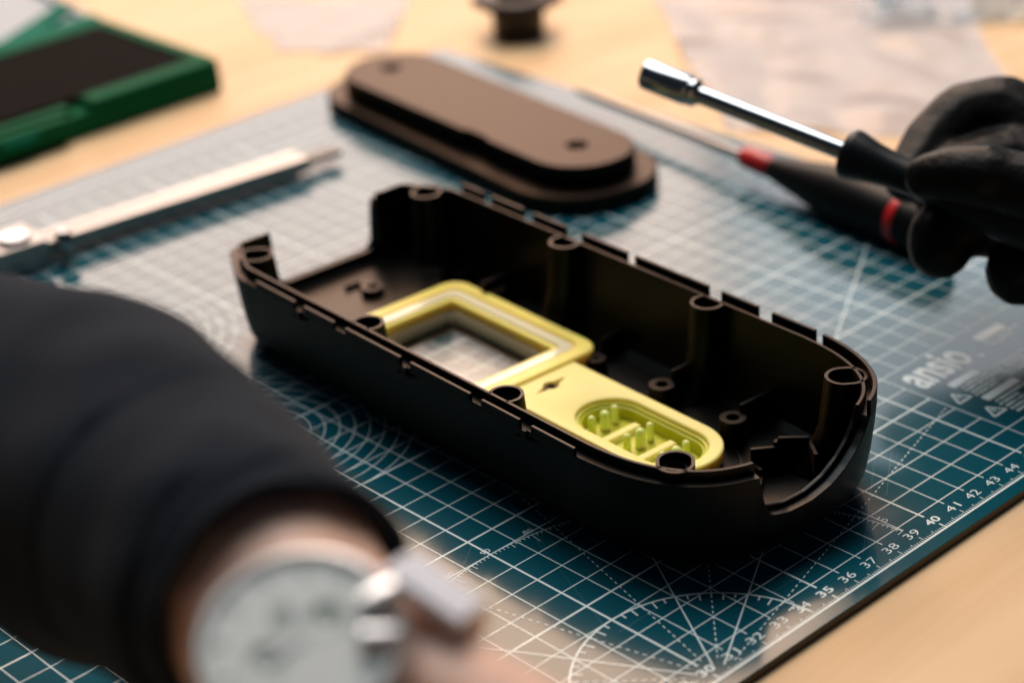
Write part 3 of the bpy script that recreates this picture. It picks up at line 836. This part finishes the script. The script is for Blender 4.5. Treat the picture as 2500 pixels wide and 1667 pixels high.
# ------------------------------------------------------------------ caliper-like steel bar
bar = thing('steel_caliper', 'shiny steel bar tool with stepped tip lying on the mat at left', 'caliper', (46.2, 36.9, 0.35))
BD = (Vector((32.0, 38.35, 0.0)) - Vector((46.2, 36.9, 0.0))).normalized()
Mb = Matrix(((BD.x, -BD.y, 0, 0), (BD.y, BD.x, 0, 0), (0, 0, 1, 0), (0, 0, 0, 1)))
def barbox(name, x0, x1, y0, y1, z0, z1, m_='steel', par=bar, bev=0.04):
    q = MB(); q.box(x0, x1, y0, y1, z0, z1, Mb); return q.build(name, m_, par, bevel=bev)
barbox('beam', 1.2, 22.0, -0.62, -0.08, -0.1, 0.5)
barbox('beam', 1.2, 22.0, 0.08, 0.62, -0.1, 0.5)
barbox('beam_groove', 1.2, 22.0, -0.085, 0.085, -0.1, 0.36)
barbox('depth_rod', -0.6, 1.3, -0.32, 0.40, -0.02, 0.30, 'dark_steel')
barbox('rod_groove', -0.5, 1.2, -0.06, 0.14, 0.29, 0.32, 'handle2', bev=0.01)
barbox('slider', 13.6, 19.5, -1.1, 1.1, -0.35, 0.85)
q = MB(); q.lathe([(0.3, -0.6), (0.62, -0.55), (0.66, -0.4), (0.66, 0.1), (0.58, 0.2)], 32, Matrix.Translation(BD * 14.6) @ Matrix.Translation(Mb @ Vector((0, 0.3, 0.85)))); q.build('thumb_screw', 'chrome', bar, smooth=True)
q = MB(); q.lathe([(0.15, -0.45), (0.36, -0.25), (0.42, 0), (0.36, 0.25), (0.15, 0.45)], 24, Matrix.Translation(Mb @ Vector((12.9, 1.1, 0.5)))); q.build('thumb_roller', 'chrome', bar, smooth=True)

# ------------------------------------------------------------------ green case
gc = thing('tool_case', 'open flat green plastic case with black foam insert at the back left', 'case', (49.4, 48.9, ZT))
def gbox(name, x0, x1, y0, y1, z0, z1, m_, bev=0.08, par=gc):
    q = MB(); q.box(x0, x1, y0, y1, z0, z1); return q.build(name, m_, par, bevel=bev, seg=3)
gbox('base', -22, 0, 0.0, 9.8, 0.0, 1.15, 'green')
gbox('front_rim', -7.2, 0.0, -0.02, 1.15, 1.1, 1.62, 'green', 0.2)
gbox('side_rim', -0.7, 0.0, 0.7, 9.8, 1.1, 1.62, 'green')
gbox('rear_rim', -22, -0.6, 9.2, 9.82, 1.1, 1.62, 'green')
gbox('front_rim', -22, -8.1, 0.25, 0.9, 1.1, 1.5, 'green')
gbox('latch', -20, -8.6, -0.45, 0.2, 0.55, 1.35, 'green', 0.15)
for k in range(3): gbox('latch_rib', -19 + k * 3.4, -17.2 + k * 3.4, -0.6, -0.4, 0.8, 1.2, 'green_clear', 0.08)
gbox('foam_insert', -21.8, -0.72, 1.16, 9.2, 1.1, 1.55, 'foam', 0.1)
gbox('foam_recess', -20, -3.0, 4.2, 6.0, 1.48, 1.56, 'foam', 0.1)
Ml = Matrix.Translation((0, 10.0, 1.1)) @ Matrix.Rotation(math.radians(8), 4, 'X')
def lbox(name, x0, x1, y0, y1, z0, z1, m_):
    q = MB(); q.box(x0, x1, y0, y1, z0, z1, Ml); return q.build(name, m_, gc, bevel=0.06)
lbox('lid_panel', -22, -0.3, 0.3, 11.5, -0.1, 0.0, 'white')
lbox('lid_rim', -22, 0, 0.0, 1.0, -0.12, 0.5, 'green_clear')
lbox('lid_rim', -22, 0, 11.4, 11.9, -0.12, 0.5, 'green_clear')
lbox('lid_rim', -0.35, 0, 1.02, 11.4, -0.12, 0.3, 'white')
q = MB(); q.box(0, 7.0, -0.45, 0.45, 0.02, 0.3, Ml @ Matrix.Translation((-6.4, 0.3, 0)) @ Matrix.Rotation(math.radians(24), 4, 'Z')); q.build('lid_strut', 'green_clear', gc, bevel=0.05)

# ------------------------------------------------------------------ dark knob at the back
kb = thing('flanged_spool', 'black flanged plastic spool standing on the table behind the mat', 'spool', (64.0, 43.6, ZT))
mb = MB(); mb.lathe([(1.15, 0.0), (1.3, 0.1), (1.33, 1.2), (1.36, 1.5)], 40); mb.build('spool_body', 'knob', kb, smooth=True, angle=40)
mb = MB(); mb.lathe([(1.3, 1.45), (1.9, 1.5), (2.0, 1.62), (2.0, 1.95), (1.85, 2.08), (1.2, 2.1), (1.1, 2.6), (0.9, 2.8)], 40); mb.build('flange', 'knob', kb, smooth=True, angle=40)
for i in range(6):
    a = math.pi / 3 * i + .3
    q = MB(); q.lathe([(0.22, 1.5), (0.3, 1.6), (0.3, 1.95), (0.2, 2.05)], 14, Matrix.Translation((2.0 * math.cos(a), 2.0 * math.sin(a), 0))); q.build('lug', 'knob', kb, smooth=True)

# ------------------------------------------------------------------ plastic film
def film(name, corners, material, label, amp=0.5, seed=0, n=44, z0=0.02):
    o = thing(name, label, 'plastic bag', (*[(sum(c[i] for c in corners) / 4) for i in (0, 1)], ZT))
    cx_, cy_ = sum(c[0] for c in corners) / 4, sum(c[1] for c in corners) / 4
    vs, fs = [], []
    for j in range(n + 1):
        for i in range(n + 1):
            a, b = i / n, j / n
            x = (1 - a) * (1 - b) * corners[0][0] + a * (1 - b) * corners[1][0] + a * b * corners[2][0] + (1 - a) * b * corners[3][0]
            y = (1 - a) * (1 - b) * corners[0][1] + a * (1 - b) * corners[1][1] + a * b * corners[2][1] + (1 - a) * b * corners[3][1]
            k = Vector((x * 0.22 + seed, y * 0.22, seed))
            h = abs(noise.noise(k)) * amp * 1.2 + abs(noise.noise(k * 2.2)) * amp * 0.35
            wob = noise.noise(Vector((a * 3 + seed, b * 3, 2))) * 0.8
            vs.append((x - cx_ + wob, y - cy_ + wob * .6, z0 + h))
    for j in range(n):
        for i in range(n):
            a = j * (n + 1) + i; fs.append((a, a + 1, a + n + 2, a + n + 1))
    q = MB(); q.add(vs, fs); q.build('film', material, o, smooth=True, angle=80, recalc=False)
    return o
film('plastic_bag', [(60.3, 26.5), (68.0, 15.5), (83.0, 31.0), (72.0, 42.0)], 'bag', 'large milky plastic bag lying flat on the table behind the gloved hand', 0.5, 1)
film('plastic_bag', [(54.5, 51.0), (58.0, 46.8), (64.5, 52.5), (58.5, 60.0)], 'bag', 'small pale plastic bag beside the green case', 0.25, 5)
film('plastic_bag', [(75.0, 30.5), (80.0, 23.5), (90.0, 31.0), (83.0, 38.0)], 'bag2', 'shiny bluish clear bag at the back right of the table', 1.3, 9, 60)
